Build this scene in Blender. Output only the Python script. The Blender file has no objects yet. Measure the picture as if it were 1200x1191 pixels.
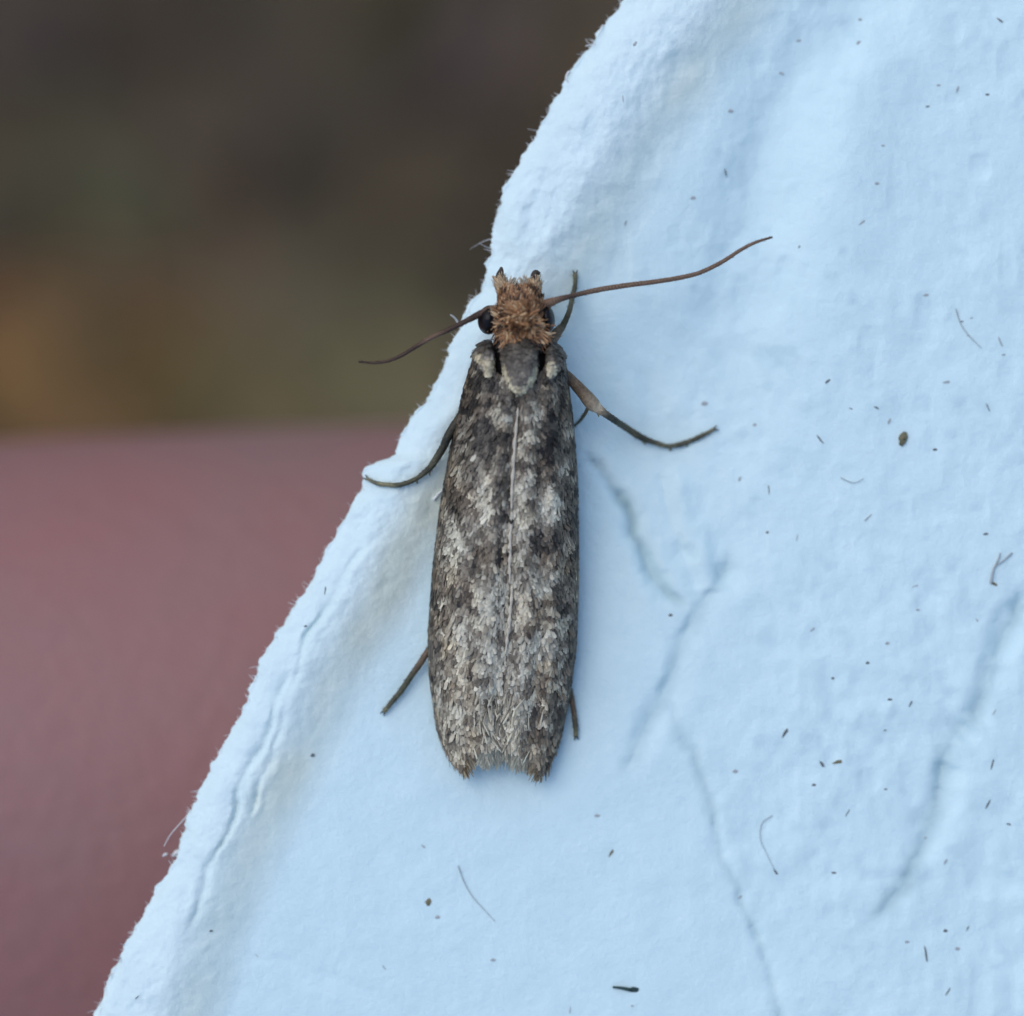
import bpy, math
import numpy as np
from mathutils import Vector

R = math.radians
rng = np.random.default_rng(7)
SC = bpy.context.scene
COL = SC.collection

# ------------------------------------------------------------------ camera
CAM_D = 40.0                        # one unit is a little over a millimetre
cam_d = bpy.data.cameras.new('camera')
cam = bpy.data.objects.new('camera', cam_d)
COL.objects.link(cam)
cam.location = (0, 0, CAM_D)
cam_d.sensor_width = 36
cam_d.sensor_fit = 'HORIZONTAL'
cam_d.lens = 36 * CAM_D / 12.0
cam_d.clip_start = 0.5
cam_d.clip_end = 3000
cam_d.dof.use_dof = True
cam_d.dof.focus_distance = CAM_D - 0.55
cam_d.dof.aperture_fstop = 0.12 / 1.95
SC.camera = cam

# ------------------------------------------------------------------ light
SUN_EL, SUN_ROT = 57, -50
W = bpy.data.worlds.new('World')
SC.world = W
W.use_nodes = True
nt = W.node_tree
bg = nt.nodes['Background']
sky = nt.nodes.new('ShaderNodeTexSky')
sky.sky_type = 'NISHITA'
sky.sun_disc = False
sky.sun_elevation = R(SUN_EL)
sky.sun_rotation = R(SUN_ROT)
sky.air_density = 1.0
sky.dust_density = 1.5
sky.ozone_density = 1.5
nt.links.new(sky.outputs[0], bg.inputs[0])
bg.inputs[1].default_value = 0.15
sd = bpy.data.lights.new('sun', 'SUN')
sd.energy = 0.75
sd.angle = R(48)
sd.color = (1.0, 0.98, 0.94)
sun = bpy.data.objects.new('sun', sd)
COL.objects.link(sun)
sdir = Vector((math.sin(R(SUN_ROT)) * math.cos(R(SUN_EL)), math.cos(R(SUN_ROT)) * math.cos(R(SUN_EL)), math.sin(R(SUN_EL))))
sun.rotation_euler = sdir.to_track_quat('Z', 'Y').to_euler()
sun.location = sdir * 100
SC.view_settings.view_transform = 'Standard'
SC.view_settings.look = 'None'
SC.view_settings.exposure = 0.25
SC.view_settings.gamma = 1.0
SC.cycles.max_bounces = 8

# ------------------------------------------------------------------ helpers
def px(x, y, z=0.0):
    """a place in the scene: x, y in hundredths of a unit over the sheet, z its height"""
    k = (CAM_D - np.asarray(z, float)) / CAM_D
    x = np.asarray(x, float); y = np.asarray(y, float)
    return np.stack(np.broadcast_arrays((x - 600) / 100 * k, (595.5 - y) / 100 * k, np.asarray(z, float)), -1)

def lin(r, g, b):
    f = lambda c: ((c / 255 + .055) / 1.055) ** 2.4 if c > 10 else c / 255 / 12.92
    return np.array([f(r), f(g), f(b)])

def hash2(ix, iy, seed):
    h = (ix.astype(np.int64) * 374761393 + iy.astype(np.int64) * 668265263 + seed * 974634777) & 0xffffffff
    h = ((h ^ (h >> 13)) * 1274126177) & 0xffffffff
    h = h ^ (h >> 16)
    return (h & 0xffffff) / float(0xffffff)

def vnoise(x, y, seed=0):
    x = np.asarray(x, float); y = np.asarray(y, float)
    ix = np.floor(x); iy = np.floor(y)
    fx = x - ix; fy = y - iy
    fx = fx * fx * fx * (fx * (fx * 6 - 15) + 10); fy = fy * fy * fy * (fy * (fy * 6 - 15) + 10)
    a = hash2(ix, iy, seed); b = hash2(ix + 1, iy, seed)
    c = hash2(ix, iy + 1, seed); d = hash2(ix + 1, iy + 1, seed)
    return (a * (1 - fx) + b * fx) * (1 - fy) + (c * (1 - fx) + d * fx) * fy - 0.5

def fbm(x, y, seed=0, o=4, g=0.5):
    s = 0; a = 1.0; f = 1.0
    for i in range(o):
        c, q = math.cos(i * 1.3), math.sin(i * 1.3)
        s = s + a * vnoise((x * c - y * q) * f + 13.7 * i, (x * q + y * c) * f - 7.1 * i, seed + i)
        a *= g; f *= 2.03
    return s

def sstep(a, b, x):
    t = np.clip((x - a) / (b - a), 0, 1)
    return t * t * (3 - 2 * t)

def poly_dist(X, Y, pts):
    """distance to a polyline, the side (positive to the right of travel) and how far along (0..1)"""
    best = np.full(X.shape, 1e9); side = np.zeros(X.shape); al = np.zeros(X.shape)
    n = len(pts) - 1
    for i in range(n):
        ax, ay = pts[i]; bx, by = pts[i + 1]
        dx, dy = bx - ax, by - ay
        L2 = dx * dx + dy * dy
        t = np.clip(((X - ax) * dx + (Y - ay) * dy) / L2, 0, 1)
        qx = X - (ax + t * dx); qy = Y - (ay + t * dy)
        d = np.sqrt(qx * qx + qy * qy)
        m = d < best
        best = np.where(m, d, best)
        side = np.where(m, np.sign(qx * dy - qy * dx), side)
        al = np.where(m, (i + t) / n, al)
    return best, side, al

def P2(lst):
    return [((x - 600) / 100, (595.5 - y) / 100) for x, y in lst]

def tag(o, label=None, cat=None, group=None, kind=None):
    if label: o['label'] = label
    if cat: o['category'] = cat
    if group: o['group'] = group
    if kind: o['kind'] = kind
    return o

def mesh(name, V, F, mat=None, parent=None, col=None, smooth=True, kind=None):
    """V (n,3); F either an (m,k) array or a list of tuples; col (n,3) per vertex"""
    me = bpy.data.meshes.new(name)
    V = np.asarray(V, float)
    if isinstance(F, np.ndarray):
        m, k = F.shape
        me.vertices.add(len(V)); me.vertices.foreach_set('co', V.astype(np.float32).ravel())
        me.loops.add(m * k); me.loops.foreach_set('vertex_index', F.astype(np.int32).ravel())
        me.polygons.add(m)
        me.polygons.foreach_set('loop_start', np.arange(0, m * k, k, dtype=np.int32))
        me.update(calc_edges=True)
    else:
        me.from_pydata(V.tolist(), [], F)
        me.update()
    if smooth:
        me.polygons.foreach_set('use_smooth', np.ones(len(me.polygons), bool))
    if col is not None:
        at = me.color_attributes.new('Col', 'FLOAT_COLOR', 'POINT')
        c4 = np.ones((len(V), 4), np.float32); c4[:, :3] = np.clip(col, 0, 1)
        at.data.foreach_set('color', c4.ravel())
    o = bpy.data.objects.new(name, me)
    COL.objects.link(o)
    if mat: me.materials.append(mat)
    if parent: o.parent = parent
    if kind: o['kind'] = kind
    return o

def grid_faces(nr, nc, wrap=False):
    i = np.arange(nr - 1)[:, None]; j = np.arange(nc if wrap else nc - 1)[None, :]
    j2 = (j + 1) % nc
    return np.stack(np.broadcast_arrays(i * nc + j, i * nc + j2, (i + 1) * nc + j2, (i + 1) * nc + j), -1).reshape(-1, 4)

def catmull(pts, n):
    pts = np.asarray(pts, float)
    p = np.vstack([2 * pts[0] - pts[1], pts, 2 * pts[-1] - pts[-2]])
    seg = np.linalg.norm(np.diff(pts[:, :3], axis=0), axis=1) ** 0.8
    cs = np.concatenate([[0], np.cumsum(seg)]); cs /= cs[-1]
    out = []
    for s in np.linspace(0, 1, n):
        i = min(np.searchsorted(cs, s, side='right') - 1, len(pts) - 2)
        t = (s - cs[i]) / (cs[i + 1] - cs[i])
        a, b, c, d = p[i], p[i + 1], p[i + 2], p[i + 3]
        out.append(0.5 * ((2 * b) + (c - a) * t + (2 * a - 5 * b + 4 * c - d) * t * t + (3 * b - a - 3 * c + d) * t ** 3))
    return np.array(out)

def tube(path, rad, ns=10, flat=1.0, cap=True):
    """path (n,3), rad (n,) -> V, F"""
    path = np.asarray(path, float); n = len(path)
    T = np.gradient(path, axis=0); T /= np.linalg.norm(T, axis=1)[:, None] + 1e-9
    up = np.array([0, 0, 1.0])
    A = np.cross(T, up); A /= np.linalg.norm(A, axis=1)[:, None] + 1e-9
    B = np.cross(A, T)
    th = np.linspace(0, 2 * math.pi, ns, endpoint=False)
    V = path[:, None, :] + np.asarray(rad)[:, None, None] * (np.cos(th)[None, :, None] * A[:, None, :] + flat * np.sin(th)[None, :, None] * B[:, None, :])
    V = V.reshape(-1, 3)
    F = [tuple(f) for f in grid_faces(n, ns, True)]
    if cap:
        F.append(tuple(range(ns))[::-1]); F.append(tuple((n - 1) * ns + k for k in range(ns)))
    return V, F

# ------------------------------------------------------------------ materials
def new_mat(name):
    m = bpy.data.materials.new(name); m.use_nodes = True
    t = m.node_tree
    return m, t, t.nodes['Principled BSDF'], t.nodes, t.links

def noise_node(N, L, scale, detail=4, rough=.55, coord='Object', dist=0.0):
    tc = N.new('ShaderNodeTexCoord'); n = N.new('ShaderNodeTexNoise')
    n.inputs['Scale'].default_value = scale; n.inputs['Detail'].default_value = detail
    n.inputs['Roughness'].default_value = rough; n.inputs['Distortion'].default_value = dist
    L.new(tc.outputs[coord], n.inputs['Vector'])
    return n

def ramp(N, L, src, stops):
    r = N.new('ShaderNodeValToRGB')
    e = r.color_ramp.elements
    while len(e) < len(stops): e.new(0.5)
    for k, (p, c) in enumerate(stops):
        e[k].position = p; e[k].color = (*c, 1)
    L.new(src, r.inputs[0])
    return r

def attr_mat(name, rough=.6, spec=.3, sheen=0.0, bump=0.0, bscale=60, jit=.25, trans=0.0):
    m, t, b, N, L = new_mat(name)
    a = N.new('ShaderNodeVertexColor'); a.layer_name = 'Col'
    n = noise_node(N, L, bscale, 3)
    mx = N.new('ShaderNodeMix'); mx.data_type = 'RGBA'; mx.blend_type = 'MULTIPLY'
    mx.inputs[0].default_value = 1.0
    r = ramp(N, L, n.outputs[0], [(.3, (1 - jit,) * 3), (.7, (1.0,) * 3)])
    L.new(a.outputs[0], mx.inputs[6]); L.new(r.outputs[0], mx.inputs[7])
    L.new(mx.outputs[2], b.inputs['Base Color'])
    b.inputs['Roughness'].default_value = rough
    b.inputs['Specular IOR Level'].default_value = spec
    if sheen:
        b.inputs['Sheen Weight'].default_value = sheen
    if bump:
        bp = N.new('ShaderNodeBump'); bp.inputs['Strength'].default_value = bump; bp.inputs['Distance'].default_value = .02
        L.new(n.outputs[0], bp.inputs['Height']); L.new(bp.outputs[0], b.inputs['Normal'])
    if trans:
        out = N['Material Output']
        tr = N.new('ShaderNodeBsdfTranslucent'); ms = N.new('ShaderNodeMixShader')
        L.new(mx.outputs[2], tr.inputs[0])
        ms.inputs[0].default_value = trans
        L.new(b.outputs[0], ms.inputs[1]); L.new(tr.outputs[0], ms.inputs[2]); L.new(ms.outputs[0], out.inputs[0])
    return m

# paper pulp
M_pulp, t, b, N, L = new_mat('white_paper_pulp')
a = N.new('ShaderNodeVertexColor'); a.layer_name = 'Col'
n1 = noise_node(N, L, 2.2, 5, .6)
r1 = ramp(N, L, n1.outputs[0], [(.3, (.93, .95, .955)), (.7, (1, 1, 1))])
mx = N.new('ShaderNodeMix'); mx.data_type = 'RGBA'; mx.blend_type = 'MULTIPLY'; mx.inputs[0].default_value = 1
L.new(a.outputs[0], mx.inputs[6]); L.new(r1.outputs[0], mx.inputs[7])
L.new(mx.outputs[2], b.inputs['Base Color'])
b.inputs['Roughness'].default_value = .85
b.inputs['Specular IOR Level'].default_value = .25
n2 = noise_node(N, L, 26, 5, .6, dist=1.2)
n3 = noise_node(N, L, 7, 4, .6)
ad = N.new('ShaderNodeMath'); ad.operation = 'MULTIPLY_ADD'; ad.inputs[1].default_value = 2.2
L.new(n3.outputs[0], ad.inputs[0]); L.new(n2.outputs[0], ad.inputs[2])
bp = N.new('ShaderNodeBump'); bp.inputs['Strength'].default_value = .42; bp.inputs['Distance'].default_value = .02
L.new(ad.outputs[0], bp.inputs['Height']); L.new(bp.outputs[0], b.inputs['Normal'])

M_fuzz, t, b, N, L = new_mat('loose_paper_fibre')
nf = noise_node(N, L, 9, 2)
rf = ramp(N, L, nf.outputs[0], [(.35, (.70, .71, .70)), (.65, (.84, .85, .84))])
L.new(rf.outputs[0], b.inputs['Base Color']); b.inputs['Roughness'].default_value = .8
b.inputs['Subsurface Weight'].default_value = .0

def fleck_mat(name, c1, c2, rough=.7):
    m, t, b, N, L = new_mat(name)
    n = noise_node(N, L, 1.5, 3)
    r = ramp(N, L, n.outputs[0], [(.35, c1), (.65, c2)])
    L.new(r.outputs[0], b.inputs['Base Color']); b.inputs['Roughness'].default_value = rough
    return m
M_fdark = fleck_mat('dark_fleck', (.07, .085, .09), (.17, .19, .19))
M_fpale = fleck_mat('faint_fleck', (.30, .34, .34), (.42, .45, .45))
M_fbrown = fleck_mat('brown_fleck', (.13, .12, .06), (.22, .2, .12))
M_fteal = fleck_mat('teal_fleck', (.008, .03, .03), (.02, .06, .055))

M_scale = attr_mat('moth_scale', rough=.5, spec=.35, jit=.3, bscale=22, trans=.0)
M_hair = attr_mat('moth_hair', rough=.5, spec=.3, jit=.2, bscale=14, trans=.35)
M_leg = attr_mat('moth_leg', rough=.55, spec=.3, bump=.5, bscale=30, jit=.45)
M_ant = attr_mat('moth_antenna', rough=.5, spec=.3, bump=.4, bscale=45, jit=.4)
M_body, t, b, N, L = new_mat('moth_body')
nb = noise_node(N, L, 8, 4)
b.inputs['Specular IOR Level'].default_value = .1
rb = ramp(N, L, nb.outputs[0], [(.3, (.004, .004, .004)), (.7, (.014, .012, .011))])
L.new(rb.outputs[0], b.inputs['Base Color']); b.inputs['Roughness'].default_value = .7
M_eye, t, b, N, L = new_mat('moth_eye')
vo = N.new('ShaderNodeTexVoronoi'); tc = N.new('ShaderNodeTexCoord'); vo.inputs['Scale'].default_value = 45
L.new(tc.outputs['Object'], vo.inputs['Vector'])
re = ramp(N, L, vo.outputs[0], [(0, (.006, .005, .006)), (.6, (.003, .002, .003))])
L.new(re.outputs[0], b.inputs['Base Color']); b.inputs['Roughness'].default_value = .35; b.inputs['Specular IOR Level'].default_value = .25
bp = N.new('ShaderNodeBump'); bp.inputs['Strength'].default_value = .3; bp.inputs['Distance'].default_value = .01; bp.invert = True
L.new(vo.outputs[0], bp.inputs['Height']); L.new(bp.outputs[0], b.inputs['Normal'])

M_skin, t, b, N, L = new_mat('skin')
ns_ = noise_node(N, L, .22, 4, .6)
rs = ramp(N, L, ns_.outputs[0], [(.30, (.325, .148, .14)), (.70, (.285, .17, .16))])
L.new(rs.outputs[0], b.inputs['Base Color']); b.inputs['Roughness'].default_value = .6; b.inputs['Specular IOR Level'].default_value = .3
b.inputs['Subsurface Weight'].default_value = .15; b.inputs['Subsurface Radius'].default_value = (1.0, .4, .2); b.inputs['Subsurface Scale'].default_value = .8
wv = noise_node(N, L, 3, 4)
bp = N.new('ShaderNodeBump'); bp.inputs['Strength'].default_value = .3; bp.inputs['Distance'].default_value = .15
L.new(wv.outputs[0], bp.inputs['Height']); L.new(bp.outputs[0], b.inputs['Normal'])

M_soil, t, b, N, L = new_mat('soil')
n1 = noise_node(N, L, .05, 6, .65)
r1 = ramp(N, L, n1.outputs[0], [(.3, (.072, .055, .033)), (.5, (.118, .088, .052)), (.72, (.17, .13, .075))])
L.new(r1.outputs[0], b.inputs['Base Color']); b.inputs['Roughness'].default_value = .95
n2 = noise_node(N, L, .9, 6, .7)
bp = N.new('ShaderNodeBump'); bp.inputs['Strength'].default_value = .8; bp.inputs['Distance'].default_value = 1.0
L.new(n2.outputs[0], bp.inputs['Height']); L.new(bp.outputs[0], b.inputs['Normal'])
M_litter = attr_mat('dry_leaf', rough=.8, spec=.2, bump=.4, bscale=.4, jit=.35)

# ------------------------------------------------------------------ ground far below
GZ = -115.0
g = np.linspace(-1, 1, 181); gx = np.sign(g) * np.abs(g) ** 1.6 * 900
GX, GY = np.meshgrid(gx, gx)
GH = GZ + 5 * fbm(GX / 30, GY / 30, 41, 5) + .0 * GX
mesh('ground', np.stack([GX, GY, GH], -1).reshape(-1, 3), grid_faces(181, 181), M_soil, kind='structure')

# dry leaves lying on the soil, each with a midrib fold and curled margin
def leaf_mesh(cx, cy, z, L_, w, ang, tilt, curl):
    n = 9
    s = np.linspace(0, 1, n)
    half = w * np.sin(np.pi * s ** .8) * (1 - .25 * s)
    rows = []
    for k in range(n):
        for q in (-1, -.5, 0, .5, 1):
            rows.append((s[k] * L_ - L_ / 2, q * half[k], curl * (q * q) * half[k] + .06 * L_ * math.sin(3 * s[k])))
    V = np.array(rows)
    ca, sa = math.cos(ang), math.sin(ang)
    V[:, 2] += tilt * V[:, 0]
    X = V[:, 0] * ca - V[:, 1] * sa; Y = V[:, 0] * sa + V[:, 1] * ca
    return np.stack([X + cx, Y + cy, V[:, 2] + z], -1), grid_faces(n, 5)
def far(x, y):                      # where a spot of the far ground is seen through the gap beside the carton
    k = (CAM_D - GZ) / CAM_D
    return (x - 600) / 100 * k, (595.5 - y) / 100 * k
LV, LF, LC = [], [], []
off = 0
rl = np.random.default_rng(12)
zones = [(60, 390, (.20, .105, .045)), (120, 350, (.17, .095, .05)), (20, 440, (.17, .10, .035)), (300, 430, (.13, .105, .05)), (450, 500, (.15, .13, .07)), (300, 520, (.16, .12, .06)), (100, 520, (.17, .10, .045)), (350, 350, (.12, .10, .06)), (200, 400, (.16, .11, .05)),
         (430, 440, (.12, .11, .055)), (500, 470, (.13, .11, .06)), (250, 300, (.10, .065, .04)), (420, 380, (.11, .10, .06)), (180, 460, (.12, .085, .03)),
         (350, 470, (.15, .125, .06)), (560, 60, (.085, .065, .055)), (240, 180, (.085, .066, .045)), (80, 60, (.07, .055, .045)), (20, 240, (.075, .065, .04))]
for k in range(520):
    if k < len(zones) * 7:
        zx, zy, c = zones[k % len(zones)]
        cx, cy = far(zx + rl.normal(0, 30), zy + rl.normal(0, 18)); c = np.array(c) * rl.uniform(1.2, 1.7) * np.array([1.05, .98, .92])
        Ls, ws = rl.uniform(4, 7), rl.uniform(1.2, 2.2)
    else:
        cx, cy = rl.normal(0, 60, 2)
        c = np.array([.128, .098, .060]) * rl.uniform(.5, 1.25) * np.array([1, rl.uniform(.9, 1.15), rl.uniform(.8, 1.1)])
        Ls, ws = rl.uniform(4, 12), rl.uniform(1, 3.2)
    v, f = leaf_mesh(cx, cy, GZ + 1.2 + rl.uniform(0, 2.5), Ls, ws, rl.uniform(0, 6.28), rl.uniform(-.25, .25), rl.uniform(-.4, .6))
    LV.append(v); LF.append(f + off); off += len(v); LC.append(np.tile(c, (len(v), 1)))
mesh('leaf_litter', np.vstack(LV), np.vstack(LF), M_litter, col=np.vstack(LC), kind='stuff')

# ------------------------------------------------------------------ hand holding the carton from below
def build_hand():
    # joints of the hand: palm far to the left, forefinger reaching right under the carton, its pad up
    pts = [(-92, -22, -26), (-70, -16, -18), (-68, -5.8, -13), (-46, -5.6, -9.0), (-24, -5.6, -8.6), (-9, -4.45, -7.9), (1.5, -3.75, -8.2), (10.5, -4.2, -8.4),
           (-70, -20, -18), (-45, -20.5, -14), (-22, -21.5, -14), (-4, -22, -16),
           (-72, -33, -20), (-48, -35, -17), (-27, -36, -17), (-12, -36.5, -19),
           (-76, -45, -22), (-56, -49, -20), (-40, -51, -20), (-29, -52, -21),
           (-88, -8, -16), (-74, 10, -8), (-58, 19, -2), (-44, 22, 2), (-112, -24, -30)]
    rad = [19, 13, 8.0, 6.3, 6.4, 5.6, 5.7, 4.2, 8.6, 7.6, 7.2, 6, 8.4, 7.4, 7, 5.8, 7.6, 6.4, 6, 5, 11, 9, 8, 6.6, 16]
    ed = [(0, 1), (1, 2), (2, 3), (3, 4), (4, 5), (5, 6), (6, 7), (1, 8), (8, 9), (9, 10), (10, 11), (0, 12), (12, 13), (13, 14), (14, 15),
          (0, 16), (16, 17), (17, 18), (18, 19), (0, 20), (20, 21), (21, 22), (22, 23), (0, 24)]
    me = bpy.data.meshes.new('hand'); me.from_pydata(pts, ed, [])
    o = bpy.data.objects.new('hand', me); COL.objects.link(o)
    sk = o.modifiers.new('skin', 'SKIN')
    for i, v in enumerate(me.skin_vertices[0].data):
        v.radius = (rad[i], rad[i]); v.use_root = (i == 0)
    sk.use_smooth_shade = True
    sub = o.modifiers.new('smooth', 'SUBSURF'); sub.levels = 3; sub.render_levels = 3
    me.materials.append(M_skin)
    return o
hand = build_hand()
tag(hand, 'blurred pinkish bare hand, one finger reaching under the white carton at lower left', 'hand')
# the nail on the far side of the fingertip
s1 = np.linspace(-1, 1, 13); s2 = np.linspace(0, 1, 11)
A, B = np.meshgrid(s1, s2)
nv = np.stack([2.5 + B * 9.6 - 1.2 * B * A * A, -4.2 - .05 * B + A * 3.0, -13.6 + 1.7 * A * A + .9 * B * B + 0 * A], -1).reshape(-1, 3)
M_nail = fleck_mat('finger_nail', (.55, .33, .28), (.62, .42, .36), .35)
nail = mesh('nail', nv, grid_faces(11, 13), M_nail, hand)
nail.modifiers.new('thick', 'SOLIDIFY').thickness = .35

# ------------------------------------------------------------------ the carton: a sheet of moulded white pulp
EDGE = [(-1400, 1500), (-60, 1500), (30, 1330), (112, 1191), (140, 1130), (170, 1065), (202, 1018), (213, 992), (225, 955), (243, 915), (258, 885), (280, 845),
        (300, 800), (308, 770), (328, 738), (350, 700), (378, 660), (402, 615), (418, 590), (428, 568), (431, 548), (441, 540),
        (462, 538), (470, 520), (480, 494), (500, 470), (515, 445), (527, 415), (545, 380), (553, 360), (566, 345), (574, 318), (577, 290), (583, 255), (600, 212),
        (625, 170), (645, 132), (665, 92), (690, 60), (712, 28), (735, 0), (775, -80), (810, -200), (830, -330)]
EDGE = [e for e in EDGE if e[1] < 1400 or e[0] < -50][1:]
ee = np.array(EDGE, float)
o_ = np.argsort(-ee[:, 1]); ee = ee[o_]                        # from the bottom to the top
EY = (595.5 - ee[:, 1]) / 100; EX = (ee[:, 0] - 600) / 100
def edge_x(Y, soft=False):
    x = np.interp(Y, EY, EX)
    x = 0.25 * np.interp(Y - .05, EY, EX) + .5 * x + .25 * np.interp(Y + .05, EY, EX)
    if soft: return x + .05 * fbm(Y * 2.1, Y * 0 + 3.3, 5, 2)
    x = x + .05 * fbm(Y * 2.1, Y * 0 + 3.3, 5, 3) + .038 * fbm(Y * 9, Y * 0 + 8.1, 6, 3, .65) + .018 * vnoise(Y * 45, Y * 0 + 2, 8)
    return x
GROOVE = P2([(1010, -250), (950, -100), (890, 0), (830, 80), (765, 175), (712, 265), (655, 370), (600, 450), (550, 530), (505, 610), (452, 710), (400, 800),
             (345, 910), (300, 1010), (262, 1110), (235, 1200), (190, 1400)])
CREASE_1 = P2([(682, 526), (702, 545), (722, 575), (735, 600), (745, 625), (765, 665), (785, 695), (810, 722)])
CREASE_2 = P2([(862, 625), (850, 665), (830, 700), (812, 730), (797, 755), (787, 795), (775, 825), (750, 865), (725, 918)])
CREASE_3 = P2([(787, 800), (795, 850), (815, 890), (826, 925), (838, 965), (845, 1005), (865, 1040), (880, 1090), (905, 1130), (915, 1185), (925, 1250)])
CREASE_4 = P2([(1215, 672), (1190, 720), (1170, 760), (1150, 815), (1135, 845), (1112, 870), (1106, 905), (1097, 940), (1078, 1000), (1065, 1035), (1040, 1065), (1025, 1085), (1018, 1120)])
CREASE_5 = P2([(342, 785), (325, 815), (318, 855), (298, 895), (278, 930), (271, 980), (250, 1012), (238, 1050), (222, 1100)])
CREASE_6 = P2([(425, 640), (405, 665), (378, 710), (362, 745), (352, 790), (325, 825)])
CREASE_7 = P2([(285, 1115), (330, 1128), (400, 1150), (450, 1172), (520, 1210)])
CREASE_8 = P2([(765, 555), (778, 580), (795, 625), (815, 680), (820, 705)])
CREASE_9 = P2([(338, 830), (322, 880), (300, 925), (292, 960)])
VALLEY = P2([(1090, -200), (1010, 0), (940, 90), (900, 180), (880, 280), (860, 400), (870, 520), (858, 640)])
def height(X, Y):
    h = 0 * X
    d, s, al = poly_dist(X + .05 * fbm(X * 2, Y * 2, 91, 2), Y, GROOVE)
    wx = X + .085 * fbm(X * 2.6, Y * 2.6, 91, 3, .5); wy = Y + .085 * fbm(X * 2.6 + 9, Y * 2.6, 92, 3, .5)
    # GROOVE runs down the picture: its left (outer) side is the raised rim
    sd_ = d * s                                   # positive on the rim side
    rim = sstep(-.34, .60, sd_)
    h += .30 * rim
    te = (X - edge_x(Y, True)) * .86 + .05 * fbm(X * 4, Y * 4, 12, 2)                    # distance from the torn edge
    h -= .30 * np.exp(-np.maximum(te, 0) / .34) 
    h += .035 * fbm(X * 2.6, Y * 2.6, 21, 4, .5) * (.35 + .9 * rim)      # rim is rougher
    rough = sstep(.7, 2.6, X + .25 * Y)           # right-hand part is lumpier
    h += .060 * fbm(X * 1.1, Y * 1.1, 31, 2, .4) * (.35 + .65 * rough)
    lump = vnoise(X * 3.8 + .6 * Y, Y * 3.3, 37) + .6 * vnoise(X * 7.5, Y * 6.1 + X, 38)
    h += .030 * lump * (1 - .6 * sstep(.5, 3.5, Y)) * (.04 + .96 * rough) * (.4 + 1.2 * (vnoise(X * .8, Y * .8, 39) + .5))
    pit = np.clip(vnoise(X * 3.1, Y * 2.5, 55) - .22, 0, 1)
    h -= .09 * pit * rough
    h -= .024 * fbm(X * 5.5, Y * 5.5, 61, 3, .55) * rim
    dv, sv, _ = poly_dist(wx, wy, VALLEY)
    h -= .24 * np.exp(-(dv / .52) ** 2) * (.35 + .65 * sstep(.5, 3, Y))
    # a broad hollow beside the moth, and a low swelling in the upper middle
    h -= .22 * np.exp(-((X - 1.75) / .85) ** 2 - ((Y - 1.1) / 1.9) ** 2)
    h += .12 * np.exp(-((X - 3.9) / .6) ** 2 - ((Y - 4.6) / 2.4) ** 2)
    def crease(h, line, depth, width, lip=.0, seed=1):
        d, s, al = poly_dist(wx, wy, line)
        fade = sstep(0, .10, al) * (1 - sstep(.72 if seed == 4 else .88, 1, al)) * .97 + .03
        vary = .65 + .9 * (fbm(X * 2.2, Y * 2.2, 70 + seed, 2) + .4)
        w = width * (.55 + 1.1 * (vnoise(X * 3, Y * 3, 80 + seed) + .5))
        h = h - depth * fade * vary * (.8 * np.exp(-(d / w) ** 2) + .2 * np.exp(-d / (w * .45))) * np.clip(.45 + 1.1 * (vnoise(al * len(line) * 2.3, al * 0 + seed, 200 + seed) + .5), .2, 1.3)
        if lip: h = h + lip * fade * vary * np.exp(-((d * s + 1.9 * width) / (1.5 * width)) ** 2)
        return h
    h = crease(h, CREASE_1, .075, .08, .018, 1)
    h = crease(h, CREASE_2, .055, .13, .012, 2)
    h = crease(h, CREASE_3, .032, .085, .010, 3)
    h = crease(h, CREASE_4, .075, .15, .014, 4)
    h = crease(h, CREASE_5, .050, .045, .012, 5)
    h = crease(h, CREASE_6, .040, .05, .012, 6)
    h = crease(h, CREASE_7, .014, .10, .008, 7)
    h = crease(h, CREASE_8, .04, .08, .045, 8)
    h = crease(h, CREASE_9, .035, .035, .012, 9)
    # the sheet bends away beyond the picture
    far_ = np.maximum(np.maximum(np.abs(Y) - 6.6, X - 6.8), 0)
    h -= .35 * far_ ** 1.6
    return h
NR, NC = 760, 620
Yr = np.linspace(-8.6, 8.2, NR)
u = np.linspace(0, 1, NC) ** 1.18
ex = edge_x(Yr)
XX = ex[:, None] + u[None, :] * (8.4 - ex[:, None])
YY = np.repeat(Yr[:, None], NC, 1)
ZZ = height(XX, YY)
top = np.stack([XX, YY, ZZ], -1)
lip_o = np.array([(8.4, -.62), (3.0, -.62), (.9, -.60), (.35, -.56), (.16, -.55), (.06, -.50), (.01, -.42), (-.02, -.33), (-.02, -.25)])
under = []
z0 = ZZ[:, 0]
for k, (dx, dz) in enumerate(lip_o):
    if k == 0: x = np.full(NR, 8.4); z = ZZ[:, -1] - .5
    elif k == 1: x = ex + (8.4 - ex) * .6; z = np.interp(np.arange(NR), np.arange(NR), height(x, Yr)) - .5
    else:
        x = ex + dx + .03 * vnoise(Yr * 14, Yr * 0 + k * 1.7, 15); z = z0 + (dz + .22) * .8 + .03 * vnoise(Yr * 11, Yr * 0 + k * 2.1, 16)
    under.append(np.stack([x, Yr, z], -1))
under = np.stack(under, 1)
G = np.concatenate([under, top], 1)
nc = G.shape[1]
VV = G.reshape(-1, 3)
FF = grid_faces(NR, nc, True)
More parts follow.
